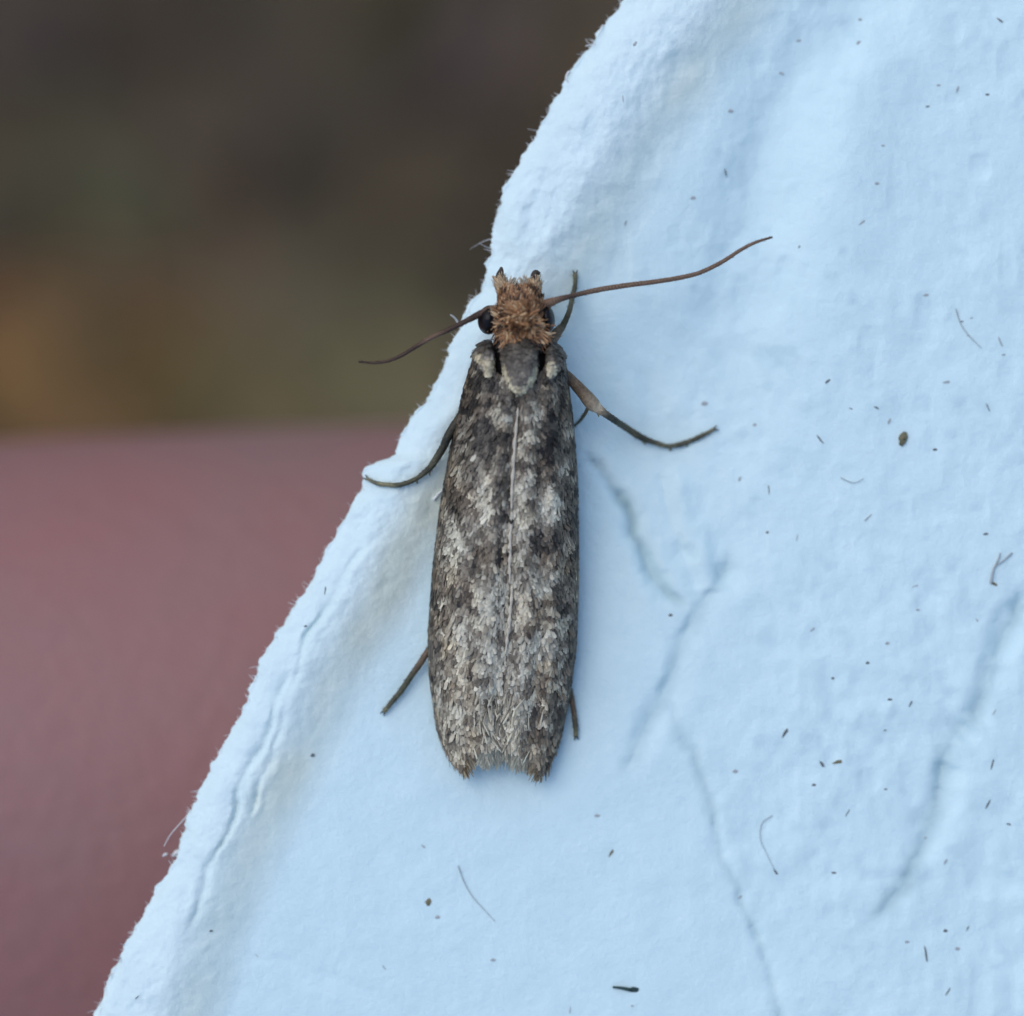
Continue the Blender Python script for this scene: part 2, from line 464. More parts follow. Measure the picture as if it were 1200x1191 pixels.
# colour of the pulp: very slightly yellower along the fold, faint grey blotches
Xv, Yv = VV[:, 0], VV[:, 1]
gd, gs, _ = poly_dist(Xv, Yv, GROOVE)
yel = np.exp(-((gd * gs - .10) / .30) ** 2) * (.7 + .9 * fbm(Xv * .9, Yv * .9, 3, 3)) * (0.6 + .4 * sstep(-4.0, 0, -np.abs(Yv + 1)))
yel = np.clip(yel * 1.0, 0, 1)[:, None]
base = np.array([.665, .84, .86])
blot = np.clip(vnoise(Xv * 3.3 + 4, Yv * 3.3, 77) + .5 * vnoise(Xv * 7, Yv * 7, 78) - .34, 0, .35)[:, None] * sstep(.7, 2.6, Xv + .25 * Yv)[:, None]
rimk = sstep(-.1, .5, gd * gs)[:, None]
base_v = base * (1 - rimk) + np.array([.705, .848, .858]) * rimk
crease_shade = np.zeros(len(Xv))  # grey-green shade of the creases, painted into the pulp colour
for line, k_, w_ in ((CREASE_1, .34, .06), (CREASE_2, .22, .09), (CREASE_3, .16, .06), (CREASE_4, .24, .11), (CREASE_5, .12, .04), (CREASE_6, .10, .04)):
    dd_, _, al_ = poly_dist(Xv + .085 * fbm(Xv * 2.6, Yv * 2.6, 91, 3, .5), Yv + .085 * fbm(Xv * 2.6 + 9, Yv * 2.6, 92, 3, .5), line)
    crease_shade = np.maximum(crease_shade, k_ * np.exp(-(dd_ / w_) ** 2) * (.4 + .9 * (vnoise(Xv * 2.3, Yv * 2.3, 140) + .5)) * sstep(0, .1, al_) * (1 - sstep(.75 if line is CREASE_4 else .9, 1, al_)))
crease_shade = crease_shade[:, None]
cc = (base_v * (1 - yel) + np.array([.75, .815, .70]) * yel) * (1 - crease_shade * np.array([1, .86, .84])) * (1 - blot * np.array([.45, .36, .28]))
carton_v = VV
carton = bpy.data.objects.new('egg_carton', None); COL.objects.link(carton)
carton.empty_display_size = .5
tag(carton, 'torn white moulded paper egg carton flap speckled with tiny dark flecks, carrying the moth', 'egg carton')
caps = [tuple(range(nc))[::-1], tuple((NR - 1) * nc + k for k in range(nc))]
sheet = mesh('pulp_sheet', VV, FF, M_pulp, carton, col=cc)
for c in (0, NR - 1):                                  # close both ends of the sheet
    rowv = G[c]
    n_top = nc - len(lip_o)
    ring = [tuple(v) for v in rowv]
    mesh('sheet_end', np.array(ring), [tuple(range(len(ring)))], M_pulp, carton, col=np.tile(base, (len(ring), 1)), smooth=False)

def hz(x, y):
    """paper height at a picture-plane spot"""
    X = (np.atleast_1d(np.asarray(x, float)) - 600) / 100; Y = (595.5 - np.atleast_1d(np.asarray(y, float))) / 100
    return height(X, Y)

# fuzz of fibres standing out of the torn edge
def fibre(p0, d, L_, bend, r, n=6, ns=4):
    d = d / np.linalg.norm(d)
    q = np.cross(d, rng.normal(size=3)); q /= np.linalg.norm(q)
    s = np.linspace(0, 1, n)[:, None]
    path = p0 + d * s * L_ + q * bend * L_ * s * s
    return tube(path, r * (1 - .7 * s[:, 0]), ns, cap=False)
FV, FFc, off = [], [], 0
for k in range(1100):
    y = rng.uniform(-6.8, 6.4)
    x = float(edge_x(np.array([y]))[0])
    clump = vnoise(np.array([y * 3.0]), np.array([.5]), 99)[0] + .5
    if rng.uniform() > .25 + .75 * clump: continue
    z = float(height(np.array([x + .02]), np.array([y]))[0]) - rng.uniform(0, .18)
    d = np.array([-1 + rng.normal(0, .5), .5 + rng.normal(0, .8), rng.normal(.2, .5)])
    v, f = fibre(np.array([x + .03, y, z]), d, rng.uniform(.03, .10) * (1 if rng.uniform() < .95 else 1.8), rng.normal(0, .6), rng.uniform(.003, .007))
    FV.append(v); FFc += [tuple(i + off for i in q) for q in f]; off += len(v)
mesh('fibre_fuzz', np.vstack(FV), FFc, M_fuzz, carton, kind='stuff')

# single fibres and crumbs one can pick out
def strand(name, pts, r, mat, taper=.5, lift=.02, on_paper=True, n=20):
    z = [float(hz(x, y)[0]) + lift if on_paper else q for (x, y, *q_) in pts for q in [q_[0] if q_ else 0]]
    P = np.array([px(p[0], p[1], zz) for p, zz in zip(pts, z)])
    c = catmull(P, n)
    rr = r * (1 - taper * np.linspace(0, 1, n))
    v, f = tube(c, rr, 6)
    return mesh(name, v, f, mat, carton)
strand('fibre', [(228, 948, -.1), (214, 962, -.05), (200, 978, 0), (192, 992, .02)], .007, M_fuzz, on_paper=False)
strand('fibre', [(713, 34, -.1), (706, 30, 0), (704, 36, .05), (700, 44, .1)], .010, M_fuzz, on_paper=False)
strand('fibre', [(705, 48, -.1), (697, 52, 0), (686, 54, .05)], .009, M_fuzz, on_paper=False)
strand('fibre', [(672, 92, -.1), (667, 84, 0), (663, 92, .02), (668, 99, 0)], .014, M_fuzz, on_paper=False)
strand('fibre', [(540, 385, -.1), (534, 374, 0), (528, 369, .05)], .012, M_fuzz, on_paper=False)
strand('fibre', [(537, 1015), (543, 1032), (553, 1050), (568, 1067), (580, 1080)], .007, M_fpale)
strand('fibre', [(905, 956), (893, 965), (891, 983), (898, 1000), (908, 1020)], .005, M_fpale)
strand('fibre', [(1186, 648), (1176, 657), (1166, 665), (1162, 678)], .011, M_fpale)
strand('fibre', [(1161, 684), (1164, 668), (1170, 655), (1172, 648)], .017, M_fpale)
strand('fibre', [(1120, 362), (1126, 380), (1136, 394), (1150, 408)], .007, M_fpale)
strand('fibre', [(985, 560), (1000, 566), (1012, 561)], .006, M_fpale)
strand('fibre', [(718, 1157), (728, 1158), (738, 1160)], .012, M_fteal, taper=-1)
strand('fibre', [(508, 586, 0), (513, 580, 0), (519, 574, 0)], .02, M_fuzz)

def blob_mesh(name, sx, sy, sz, seed, rough=.3):
    nr, ns = 7, 10
    th = np.linspace(0, math.pi, nr); ph = np.linspace(0, 2 * math.pi, ns, endpoint=False)
    T, Ph = np.meshgrid(th, ph, indexing='ij')
    rr = 1 + rough * 2 * fbm(np.cos(Ph) * 1.7 + T + seed * 3.1, np.sin(Ph) * 1.7 - T, seed, 2)
    V = np.stack([np.cos(Ph) * np.sin(T) * sx * rr, np.sin(Ph) * np.sin(T) * sy * rr, np.cos(T) * sz * rr], -1).reshape(-1, 3)
    me = bpy.data.meshes.new(name)
    me.from_pydata(V.tolist(), [], [tuple(f) for f in grid_faces(nr, ns, True).tolist()])
    me.polygons.foreach_set('use_smooth', np.ones(len(me.polygons), bool)); me.update()
    return me
crumb = blob_mesh('fleck', .12, .075, .03, 2, .5)
crumb.materials.append(M_fbrown)
def fleck_meshes(mat):
    out = [blob_mesh('fleck', 1, w, .35, s, .35) for s, w in ((1, .8), (2, .55), (3, .3), (4, .16))]
    for m in out: m.materials.append(mat)
    return out
FM = {'d': fleck_meshes(M_fdark), 'p': fleck_meshes(M_fpale), 'b': fleck_meshes(M_fbrown), 't': fleck_meshes(M_fteal)}
# x, y, half length, shape (0 round .. 3 sliver), direction in degrees, tone
FLECKS = [(1172, 24, 5, 2, -40, 'd'), (1157, 111, 3, 1, -10, 'd'), (1087, 125, 2.6, 1, 0, 'd'), (1122, 105, 5, 2, 70, 'p'), (1034, 171, 3, 1, 0, 'p'),
          (1010, 261, 5, 2, 35, 'p'), (937, 289, 2.6, 1, 45, 'd'), (1007, 50, 3.2, 0, 20, 'p'), (1008, 23, 2.5, 0, 0, 'p'), (936, 47, 3, 0, 0, 'p'), (915, 86, 4, 1, -20, 'p'),
          (1127, 377, 2.4, 1, 0, 'd'), (1138, 373, 3, 2, 20, 'p'), (1135, 394, 3, 2, -20, 'p'), (1027, 215, 3, 0, 0, 'p'), (1085, 346, 3, 1, 0, 'p'),
          (856, 130, 3.3, 0, 0, 'p'), (856, 131, 1.7, 0, 0, 'd'), (850, 201, 8, 3, 105, 'd'), (730, 116, 5, 3, 95, 'p'), (746, 52, 4, 0, 0, 'p'),
          (970, 447, 4, 1, 30, 'd'), (997, 479, 3, 2, -15, 'd'), (1027, 478, 3.5, 1, -30, 'd'), (1096, 527, 2.6, 0, 0, 'd'), (1109, 448, 4.5, 2, 5, 'p'),
          (1158, 478, 6, 3, -65, 'd'), (1172, 400, 7, 3, -65, 'p'), (1176, 416, 2, 1, 0, 'd'), (961, 515, 7, 3, -50, 'd'), (826, 473, 4, 0, 0, 'p'),
          (867, 562, 3.5, 1, 60, 'p'), (901, 575, 6.5, 3, 95, 'd'), (900, 624, 2.3, 0, 0, 'd'), (934, 631, 5, 3, 85, 'p'), (1018, 606, 8, 3, 45, 'p'),
          (1155, 626, 3, 1, 0, 'd'), (1164, 684, 5, 1, -30, 'b'), (1017, 777, 2.3, 0, 0, 'd'), (976, 795, 2, 0, 0, 'd'), (1040, 754, 2.5, 0, 0, 'p'),
          (1145, 727, 3, 2, -60, 'p'), (885, 498, 3, 0, 0, 'p'), (1042, 494, 4, 1, 60, 'p'), (920, 859, 7, 2, 55, 'd'), (963, 895, 5, 2, -60, 'd'),
          (982, 893, 7, 2, 12, 'b'), (1037, 856, 2.2, 1, 0, 'd'), (1043, 820, 3, 0, 0, 'd'), (1067, 825, 4.5, 2, 60, 'd'), (1163, 895, 9, 3, 78, 'd'),
          (954, 920, 2.6, 0, 0, 'd'), (1038, 925, 1.8, 0, 0, 'd'), (993, 953, 6, 3, 60, 'd'), (1158, 942, 7, 3, 65, 'd'), (1182, 966, 2.8, 1, -20, 'd'),
          (909, 1022, 4, 2, -55, 'd'), (977, 1023, 3.3, 1, -10, 'd'), (1086, 982, 4, 1, 0, 'p'), (1108, 1010, 4, 2, 55, 'p'), (1108, 1091, 2.3, 0, 0, 'd'),
          (1134, 1088, 4, 2, 65, 'd'), (1085, 1118, 11, 3, 100, 'd'), (1111, 1162, 6.5, 3, 60, 'd'), (868, 1051, 5, 2, 30, 'p'), (1063, 1104, 3, 0, 0, 'p'),
          (1122, 1112, 3, 0, 0, 'p'), (862, 904, 3.3, 0, 0, 'p'), (742, 1160, 7, 1, -8, 't'), (716, 1000, 6, 2, 55, 'b'), (700, 956, 3.3, 0, 0, 'p'),
          (741, 1179, 2, 0, 0, 'p'), (668, 1184, 5, 3, 85, 'p'), (366, 885, 2.8, 0, 0, 'd'), (502, 1057, 4.6, 0, 70, 'b'), (496, 992, 3.5, 2, -40, 'p'),
          (513, 1075, 3, 0, 0, 'p'), (450, 1134, 4, 3, -45, 'd'), (247, 1091, 2.4, 0, 0, 'd'), (578, 1125, 3, 0, 0, 'p'), (163, 1167, 7, 3, 42, 'd'),
          (381, 693, 6, 3, 85, 'd'), (358, 734, 2.2, 1, 0, 'd'), (786, 721, 2.4, 0, 0, 'd'), (301, 1120, 3, 3, -30, 'p'), (1165, 835, 5, 3, 60, 'p'),
          (952, 738, 4, 2, 40, 'p'), (1075, 715, 3, 1, 0, 'p'), (1072, 687, 5, 3, 20, 'p'), (1100, 100, 2.5, 0, 0, 'p'), (812, 232, 3, 0, 0, 'p'), (733, 261, 4, 2, 70, 'p')]
for (x, y, s, sh, ang, tone) in FLECKS:
    me = FM[tone][sh]
    o = bpy.data.objects.new('fleck', me); COL.objects.link(o); o.parent = carton
    z = float(hz(x, y)[0])
    o.location = px(x, y, z + .002)
    o.rotation_euler = (0, 0, R(ang)); s_ = .88 * s / 100 * rng.uniform(.9, 1.1)
    o.scale = (s_, s_ * rng.uniform(.7, 1.15), s_ * .35)
o = bpy.data.objects.new('crumb', crumb); COL.objects.link(o); o.parent = carton
o.location = px(1058, 515, float(hz(1058, 515)[0]) + .02); o.rotation_euler = (0, 0, R(55)); o.scale = (.6, .75, 1)
o = bpy.data.objects.new('crumb', bpy.data.meshes.new_from_object(o)); COL.objects.link(o); o.parent = carton
o.data.materials.clear(); o.data.materials.append(M_fuzz)
o.location = px(207, 1000, -.2); o.scale = (.55, .5, 1.3); o.rotation_euler = (0, 0, .3)
o2 = o.copy(); COL.objects.link(o2); o2.location = px(193, 1002, -.1); o2.scale = (.25, .25, .6)

# ------------------------------------------------------------------ the moth
moth = bpy.data.objects.new('moth', None); COL.objects.link(moth)
tag(moth, 'small mottled grey brown moth with rusty tufted head resting on white egg carton', 'moth')
moth.location = (0, 0, 0)

def zb(y):                                  # height of the moth's underside
    return np.interp(y, [300, 430, 600, 900], [.30, .28, .16, .04])

# outline of the folded wings and the seam between them
LO = np.array([(395, 559), (415, 555), (430, 550.5), (450, 544), (480, 537), (530, 526), (600, 514), (670, 506), (740, 501), (790, 502), (850, 510), (885, 521), (915, 532)])
RO = np.array([(395, 655), (415, 661), (440, 666), (500, 673), (560, 677.5), (640, 679), (700, 678.5), (760, 676), (820, 668), (860, 659), (900, 648), (920, 644)])
SM = np.array([(420, 610), (470, 607.5), (540, 602), (600, 598.5), (660, 597), (700, 599), (760, 594), (830, 588), (900, 590)])
def wing_surf(side, u, v):
    """u 0 at the outer margin, 1 at the seam; v 0 at the shoulder, 1 at the tip"""
    u = np.asarray(u, float); v = np.asarray(v, float)
    yt = np.interp(u, [0, .35, .58, .75, 1], [408, 412, 436, 442, 460])
    if side < 0: yb = np.interp(u, [0, .12, .30, .42, .7, 1], [868, 893, 903, 888, 880, 876])
    else: yb = np.interp(u, [0, .1, .28, .45, .7, 1], [872, 898, 908, 893, 884, 876])
    y = yt + (yb - yt) * v
    xo = np.interp(y, *(LO if side < 0 else RO).T); xs = np.interp(y, *SM.T)
    f = u ** 1.12
    x = xo + (xs - xo) * f
    zt = zb(y) + np.interp(y, [410, 470, 560, 700, 800, 870, 910], [.66, .74, .76, .72, .60, .44, .34])
    zo = zb(y) + np.interp(y, [410, 500, 860, 910], [.14, .06, .05, .08])
    prof = (1 - (1 - u) ** 2.3) ** .62
    z = zo + (zt - zo) * prof - .05 * np.exp(-((1 - u) / .10) ** 2) 
    # faint veins and folds running down the wing
    z = z + .018 * np.sin(u * 17 + 2 * v) * sstep(.1, .3, u) * (1 - sstep(.85, 1, u))
    z = z + .03 * fbm(u * 3 + side, v * 7, 17, 2) * sstep(.05, .25, u)
    return px(x, y, z), x, y

# tones of the pattern: x, y, radius x, radius y, amount (pale +, dark -)
BL = [(585, 484, 9, 10, .35), (562, 531, 9, 12, .40), (573, 515, 12, 22, -.35), (545, 470, 12, 30, -.10), (560, 480, 14, 24, -.12), (600, 480, 5, 16, .3),
      (568, 565, 14, 12, .42), (572, 590, 9, 16, .55), (556, 583, 8, 10, .3), (538, 585, 10, 14, -.35), (542, 548, 12, 10, .15), (590, 575, 8, 10, .2), (590, 580, 4, 5, -.3),
      (530, 622, 10, 14, .40), (534, 645, 11, 14, .45), (530, 665, 10, 12, .35), (575, 645, 14, 16, -.30), (583, 620, 8, 12, .2), (555, 625, 8, 12, .15),
      (577, 690, 12, 12, .50), (541, 700, 14, 16, -.42), (520, 700, 10, 14, .05), (562, 700, 8, 10, .2), (575, 722, 12, 10, .3), (520, 735, 10, 14, .1),
      (541, 750, 8, 22, .55), (540, 785, 8, 14, .4), (565, 738, 9, 12, .3), (575, 775, 10, 18, .42), (583, 800, 8, 18, .50), (590, 760, 6, 12, .3),
      (553, 775, 6, 18, -.2), (528, 810, 12, 12, .25), (540, 840, 9, 16, .45), (525, 850, 9, 14, .1), (560, 830, 8, 16, .05), (575, 845, 10, 14, .35), (585, 870, 14, 12, .45),
      (537, 885, 12, 10, .25), (560, 860, 6, 10, -.25), (512, 770, 6, 40, -.2), (510, 680, 5, 60, -.2),
      (640, 478, 6, 26, -.10), (648, 500, 9, 34, -.38), (640, 530, 8, 16, -.5), (618, 490, 9, 20, .15), (632, 478, 7, 14, .3), (622, 520, 9, 22, .25), (612, 515, 6, 16, .25),
      (662, 545, 7, 14, .2), (665, 500, 7, 30, .1), (613, 562, 9, 16, .35), (612, 592, 9, 14, .45), (642, 570, 13, 12, .55), (646, 592, 11, 14, .65), (633, 600, 8, 12, .35),
      (668, 590, 6, 34, -.35), (628, 540, 9, 12, -.15), (610, 625, 8, 16, .30), (611, 655, 9, 14, .45), (634, 640, 13, 24, -.35), (655, 640, 12, 22, -.15), (662, 650, 5, 22, .25),
      (628, 688, 13, 12, .42), (608, 700, 6, 20, .35), (657, 700, 12, 22, -.42), (640, 708, 8, 8, .2), (612, 740, 10, 20, .25), (640, 745, 20, 20, .22), (635, 770, 16, 22, .2),
      (668, 760, 6, 60, -.4), (615, 790, 12, 26, .22), (622, 790, 5, 10, -.35), (610, 825, 10, 20, .10), (640, 815, 14, 14, .05), (625, 845, 10, 20, -.05), (598, 825, 12, 16, .4),
      (598, 858, 14, 14, .45), (640, 850, 12, 14, -.12), (645, 880, 12, 12, -.1), (655, 840, 8, 26, -.3), (618, 870, 12, 10, .2), (632, 862, 6, 8, -.15)]
PALE = np.array([.66, .625, .49]); MID = np.array([.190, .162, .122]); DARK = np.array([.018, .015, .012]); TAN = lin(140, 122, 98)
def tone(x, y):
    t = -.10 + .10 * np.sin(y / 90)
    t = t + .17 * sstep(540, 800, y)
    for (bx, by, rx, ry, a_) in BL:
        t = t + a_ * np.exp(-((x - bx) / rx) ** 2 - ((y - by) / ry) ** 2)
    return t
def tone_col(t, r):
    t = np.clip(t, -1, 1)[:, None]
    c = np.where(t > 0, MID + (PALE - MID) * t, MID + (DARK - MID) * -t)
    return c * (1 + .12 * r)

def flakes(P, T, Nn, L_, Wd, lift, C, curl=.25, seed=0, tipw=1.0):
    """P (n,3) roots; T along, Nn out; shingle-like scales with a rounded, slightly notched tip"""
    n = len(P)
    B = np.cross(Nn, T); B /= np.linalg.norm(B, axis=1)[:, None] + 1e-9
    L_ = L_[:, None]; Wd = Wd[:, None]; lift = lift[:, None]
    def at(s, w, hgt):
        return P + T * L_ * s + B * Wd * w + Nn * (lift * s + hgt * Wd)
    c = curl
    V = np.stack([at(0, -.18, 0), at(0, .18, 0), at(.45, -.46 * tipw, -c * .5), at(.45, 0, c * .35), at(.45, .46 * tipw, -c * .5),
                  at(.86, -.42 * tipw, -c * .7), at(.94, 0, c * .15), at(.86, .42 * tipw, -c * .7), at(1.0, -.2 * tipw, -c * .5), at(1.0, .2 * tipw, -c * .5)], 1)
    base = np.arange(n)[:, None] * 10
    F3 = np.array([(0, 1, 3), (0, 3, 2), (1, 4, 3), (2, 3, 6), (2, 6, 5), (3, 4, 7), (3, 7, 6), (5, 6, 8), (6, 7, 9)])
    F = (base[:, :, None] + F3[None]).reshape(-1, 3)
    flake_tone = np.array([.80, .80, .95, 1.06, .95, 1.04, 1.14, 1.04, 1.12, 1.12])      # a scale is darker at the root, paler at the tip
    Cc = (C[:, None, :] * flake_tone[None, :, None]).reshape(-1, 3)
    return V.reshape(-1, 3), F, Cc

def frame_on(surf, u, v, e=.01):
    p, x, y = surf(u, v)
    pu, _, _ = surf(u + e, v); pv, _, _ = surf(u, v + e)
    pum, _, _ = surf(u - e, v); pvm, _, _ = surf(u, v - e)
    Tu = pu - pum; Tv = pv - pvm
    n = np.cross(Tu, Tv); n /= np.linalg.norm(n, axis=1)[:, None] + 1e-9
    n = np.where(n[:, 2:3] < 0, -n, n)
    Tv = Tv / (np.linalg.norm(Tv, axis=1)[:, None] + 1e-9)
    return p, Tv, n, x, y

def rotate_about(T, N, ang):
    c = np.cos(ang)[:, None]; s = np.sin(ang)[:, None]
    return T * c + np.cross(N, T) * s

def build_wing(side):
    surf = lambda u, v: wing_surf(side, u, v)
    nu, nv_ = 46, 130
    U, V_ = np.meshgrid(np.linspace(0, 1, nu), np.linspace(0, 1, nv_))
    p, x, y = surf(U.ravel(), V_.ravel())
    F = grid_faces(nv_, nu)
    if side < 0: F = F[:, ::-1]
    t = tone(x, y)
    c = tone_col(t * .5 - .45, 0 * t[:, None])
    w = mesh('forewing', p, F, M_scale, moth, col=c)
    s = w.modifiers.new('thick', 'SOLIDIFY'); s.thickness = .025; s.offset = -1
    # scales in staggered rows
    rg = np.random.default_rng(100 + side)
    us, vs = [], []
    rows = 150
    for i in range(rows):
        m = 30
        uu = (np.arange(m) + .5 * (i % 2) + rg.uniform(-.42, .42, m)) / m
        us.append(uu); vs.append(np.full(m, i / rows) + rg.uniform(-.55, .55, m) / rows)
    u = np.clip(np.concatenate(us), 0.0, 1.0); v = np.clip(np.concatenate(vs), .0, .985)
    P, T, Nn, x, y = frame_on(surf, u, v)
    n = len(P)
    ang = rg.normal(0, .26, n) * np.clip(u / .15, .2, 1) + side * .10 * (u > .1)
    T = rotate_about(T, Nn, ang)
    wild = (rg.uniform(size=n) < .08) & (u > .14)
    edge_k = np.clip((u - .02) / .14, .12, 1)
    Ln = rg.uniform(.055, .12, n); Wd = rg.uniform(.025, .062, n)
    Ln = Ln * (.55 + .45 * edge_k); T_keep = T
    lift = rg.uniform(.006, .022, n) * edge_k + wild * rg.uniform(.02, .055, n)
    cell = 1.15 * vnoise(x / 6.5, y / 9, 301 + side) + .35 * vnoise(x / 3, y / 5, 302)
    t = 1.8 * tone(x, y) - .02 + 1.3 * cell + rg.normal(0, .15, n) - .7 * (rg.uniform(size=n) < .04)
    t = np.where(u < .10, t - .45 * (1 - u / .10), t)
    C = tone_col(t, rg.normal(0, 1, n)[:, None])
    warm = np.clip(fbm(x / 22, y / 26, 55, 2) + .15 + .5 * sstep(868, 905, y) * (u < .4) + .35 * (u < .12), 0, 1)[:, None]
    C = C * (1 + warm * (np.array([1.14, 1.0, .84]) - 1))
    V3, F3, C3 = flakes(P + Nn * .006, T, Nn, Ln, Wd, lift, C, curl=.22)
    mesh('wing_scales', V3, F3, M_scale, w, col=C3, kind='stuff')
    # fringe of long hair scales round the tip
    m = 950
    u = rg.uniform(.0, 1, m) ** .9; v = 1 - rg.uniform(0, .05, m)
    P, T, Nn, x, y = frame_on(surf, u, np.minimum(v, .985))
    out = (u - .5) * -.5 * -side * -1
    T = rotate_about(T, Nn, rg.normal(0, .22, m) + side * .15 * (u - .4))
    Ln = np.interp(u, [0, .12, .3, .5, .75, 1], [.10, .15, .16, .20, .26, .28]) * rg.uniform(.45, 1.45, m)
    tn = np.interp(u, [0, .3, .6, 1], [-.1, .2, .9, 1.0]) + rg.normal(0, .3, m)
    C = tone_col(tn, rg.normal(0, .8, m)[:, None])
    wm = (np.interp(u, [0, .35, .6], [.8, .6, .0]))[:, None]
    C = C * (1 + wm * (np.array([1.25, 1.0, .72]) - 1))
    V3, F3, C3 = flakes(P, T - Nn * np.interp(u, [0, 1], [.1, .35])[:, None], Nn, Ln, rg.uniform(.007, .02, m), rg.uniform(0, .04, m), C, curl=.2)
    mesh('fringe', V3, F3, M_hair, w, col=C3, kind='stuff')
    return w
wl = build_wing(-1); wr = build_wing(1)

# pale raised margin of the right wing along the seam
for sp in ([(607, 478), (604.5, 500), (603, 525), (601.5, 545), (600, 575), (599, 598)], [(599.5, 600), (598, 625), (597.5, 655), (597, 684)],
           [(600, 686), (598, 715), (596, 738), (592, 766)]):
    Pm = []
    for (x, y) in sp:
        z = float(zb(y) + np.interp(y, [410, 470, 560, 700, 800], [.66, .74, .76, .72, .60])) - .008
        Pm.append(px(x, y, z))
    c = catmull(Pm, 30); s = np.linspace(0, 1, 30)
    c[:, 0] += .012 * np.array([vnoise(np.array([k * .4]), np.array([.0]), 5)[0] for k in range(30)])
    r_ = .0145 * (.35 + np.sin(np.pi * s) ** .5) * (1 + .35 * np.sin(s * 40))
    v_, f_ = tube(c, r_, 8)
    mesh('wing_margin', v_, f_, M_hair, wr, col=np.tile(np.array([.90, .83, .68]), (len(v_), 1)))

# body: one continuous trunk, head to abdomen
ys = np.array([334, 337, 342, 352, 366, 380, 390, 398, 410, 430, 455, 500, 600, 700, 800, 850, 870])
cxs = np.array([608, 608, 609, 610, 610, 610, 610, 610, 609.5, 609, 608, 604, 599, 596, 594, 592, 592])
rx = np.array([6, 17, 23, 27, 29, 29, 27, 26, 34, 36, 40, 50, 52, 50, 38, 22, 6.])
rz = np.array([.05, .16, .24, .29, .31, .31, .28, .26, .27, .27, .26, .30, .26, .24, .20, .12, .04])
zc = zb(ys) + np.array([.30, .32, .36, .40, .42, .42, .41, .40, .40, .40, .38, .33, .28, .25, .22, .18, .15])
yy = np.linspace(334, 870, 120)
CX = np.interp(yy, ys, cxs); RX = np.interp(yy, ys, rx) / 100; RZ = np.interp(yy, ys, rz); ZC = np.interp(yy, ys, zc)
th = np.linspace(0, 2 * math.pi, 28, endpoint=False)
ctr = px(CX, yy, ZC)
BV = ctr[:, None, :] + np.stack([RX[:, None] * np.cos(th), 0 * RX[:, None] * np.cos(th), RZ[:, None] * np.sin(th)], -1)
BF = [tuple(f) for f in grid_faces(120, 28, True)] + [tuple(range(28))[::-1], tuple(119 * 28 + k for k in range(28))]
body = mesh('body', BV.reshape(-1, 3), BF, M_body, moth)

# dome-shaped plates: the thorax shield and the two shoulder flaps, each shingled with scales
def plate(name, parent, outline, zc_, hgt, tilt, tone_fn, nsc, ang0=0, seed=0, ln=(.06, .12), edge_drop=.22, tilt_y=0.0):
    """outline: closed list of picture points; a low dome filled over it"""
    ol = np.array(outline, float)
    c0 = ol.mean(0)
    ol2 = catmull(np.column_stack([np.vstack([ol, ol[:1]]), np.zeros(len(ol) + 1)]), 49)[:48, :2]
    def srf(a, r):                           # a angle index 0..1, r 0..1
        k = (a % 1) * 48; i0 = np.floor(k).astype(int) % 48; i1 = (i0 + 1) % 48; f = (k - np.floor(k))[..., None]
        e = ol2[i0] * (1 - f) + ol2[i1] * f
        q = c0 + (e - c0) * r[..., None]
        z = zc_ + hgt * (1 - r ** 2.6) - edge_drop * r ** 6 + tilt * (q[..., 0] - c0[0]) / 100 + tilt_y * (q[..., 1] - c0[1]) / 100
        return px(q[..., 0], q[..., 1], z), q[..., 0], q[..., 1]
    rr = np.linspace(0.02, 1, 12); aa = np.arange(48) / 48
    Rr, Aa = np.meshgrid(rr, aa, indexing='ij')
    p, x, y = srf(Aa, Rr)
    V = p.reshape(-1, 3)
    F = [tuple(f) for f in grid_faces(12, 48, True)] + [tuple(range(48))[::-1]]
    t = tone_fn(x.ravel(), y.ravel())
    o = mesh(name, V, F, M_scale, parent, col=tone_col(t * .6 - .45, 0 * t[:, None]))
    rg = np.random.default_rng(seed)
    a = rg.uniform(size=nsc); r = np.sqrt(rg.uniform(size=nsc)) * .99
    P, x, y = srf(a, r)
    e = .01
    pa, xa, ya = srf(a + e, np.maximum(r, .08)); pr, _, _ = srf(a, np.maximum(r, .08) + e); p0, _, _ = srf(a, np.maximum(r, .08))
    n = np.cross(pa - p0, pr - p0); n /= np.linalg.norm(n, axis=1)[:, None] + 1e-9
    n = np.where(n[:, 2:3] < 0, -n, n)
    d = np.zeros((nsc, 3)); d[:, 0] = math.sin(ang0); d[:, 1] = -math.cos(ang0)
    T = d - n * (d * n).sum(1)[:, None]; T /= np.linalg.norm(T, axis=1)[:, None]
    T = rotate_about(T, n, rg.normal(0, .22, nsc))
    tt = tone_fn(x, y + 3) + .65 * vnoise(x / 6, y / 7, seed) + rg.normal(0, .09, nsc)
    C = tone_col(tt, rg.normal(0, .8, nsc)[:, None])
    C = np.where(tt[:, None] > .35, C * np.array([1.08, 1.0, .86]), C * np.array([.97, .98, 1.03]))
    o_ = np.argsort(-y)
    Ln = rg.uniform(*ln, nsc) * np.where(r > .9, .75, 1)
    V3, F3, C3 = flakes(P + n * .008, T, n, Ln, rg.uniform(.045, .08, nsc), rg.uniform(.008, .03, nsc), C, curl=.2)
    mesh('plate_scales', V3, F3, M_scale, o, col=C3, kind='stuff')
    return o

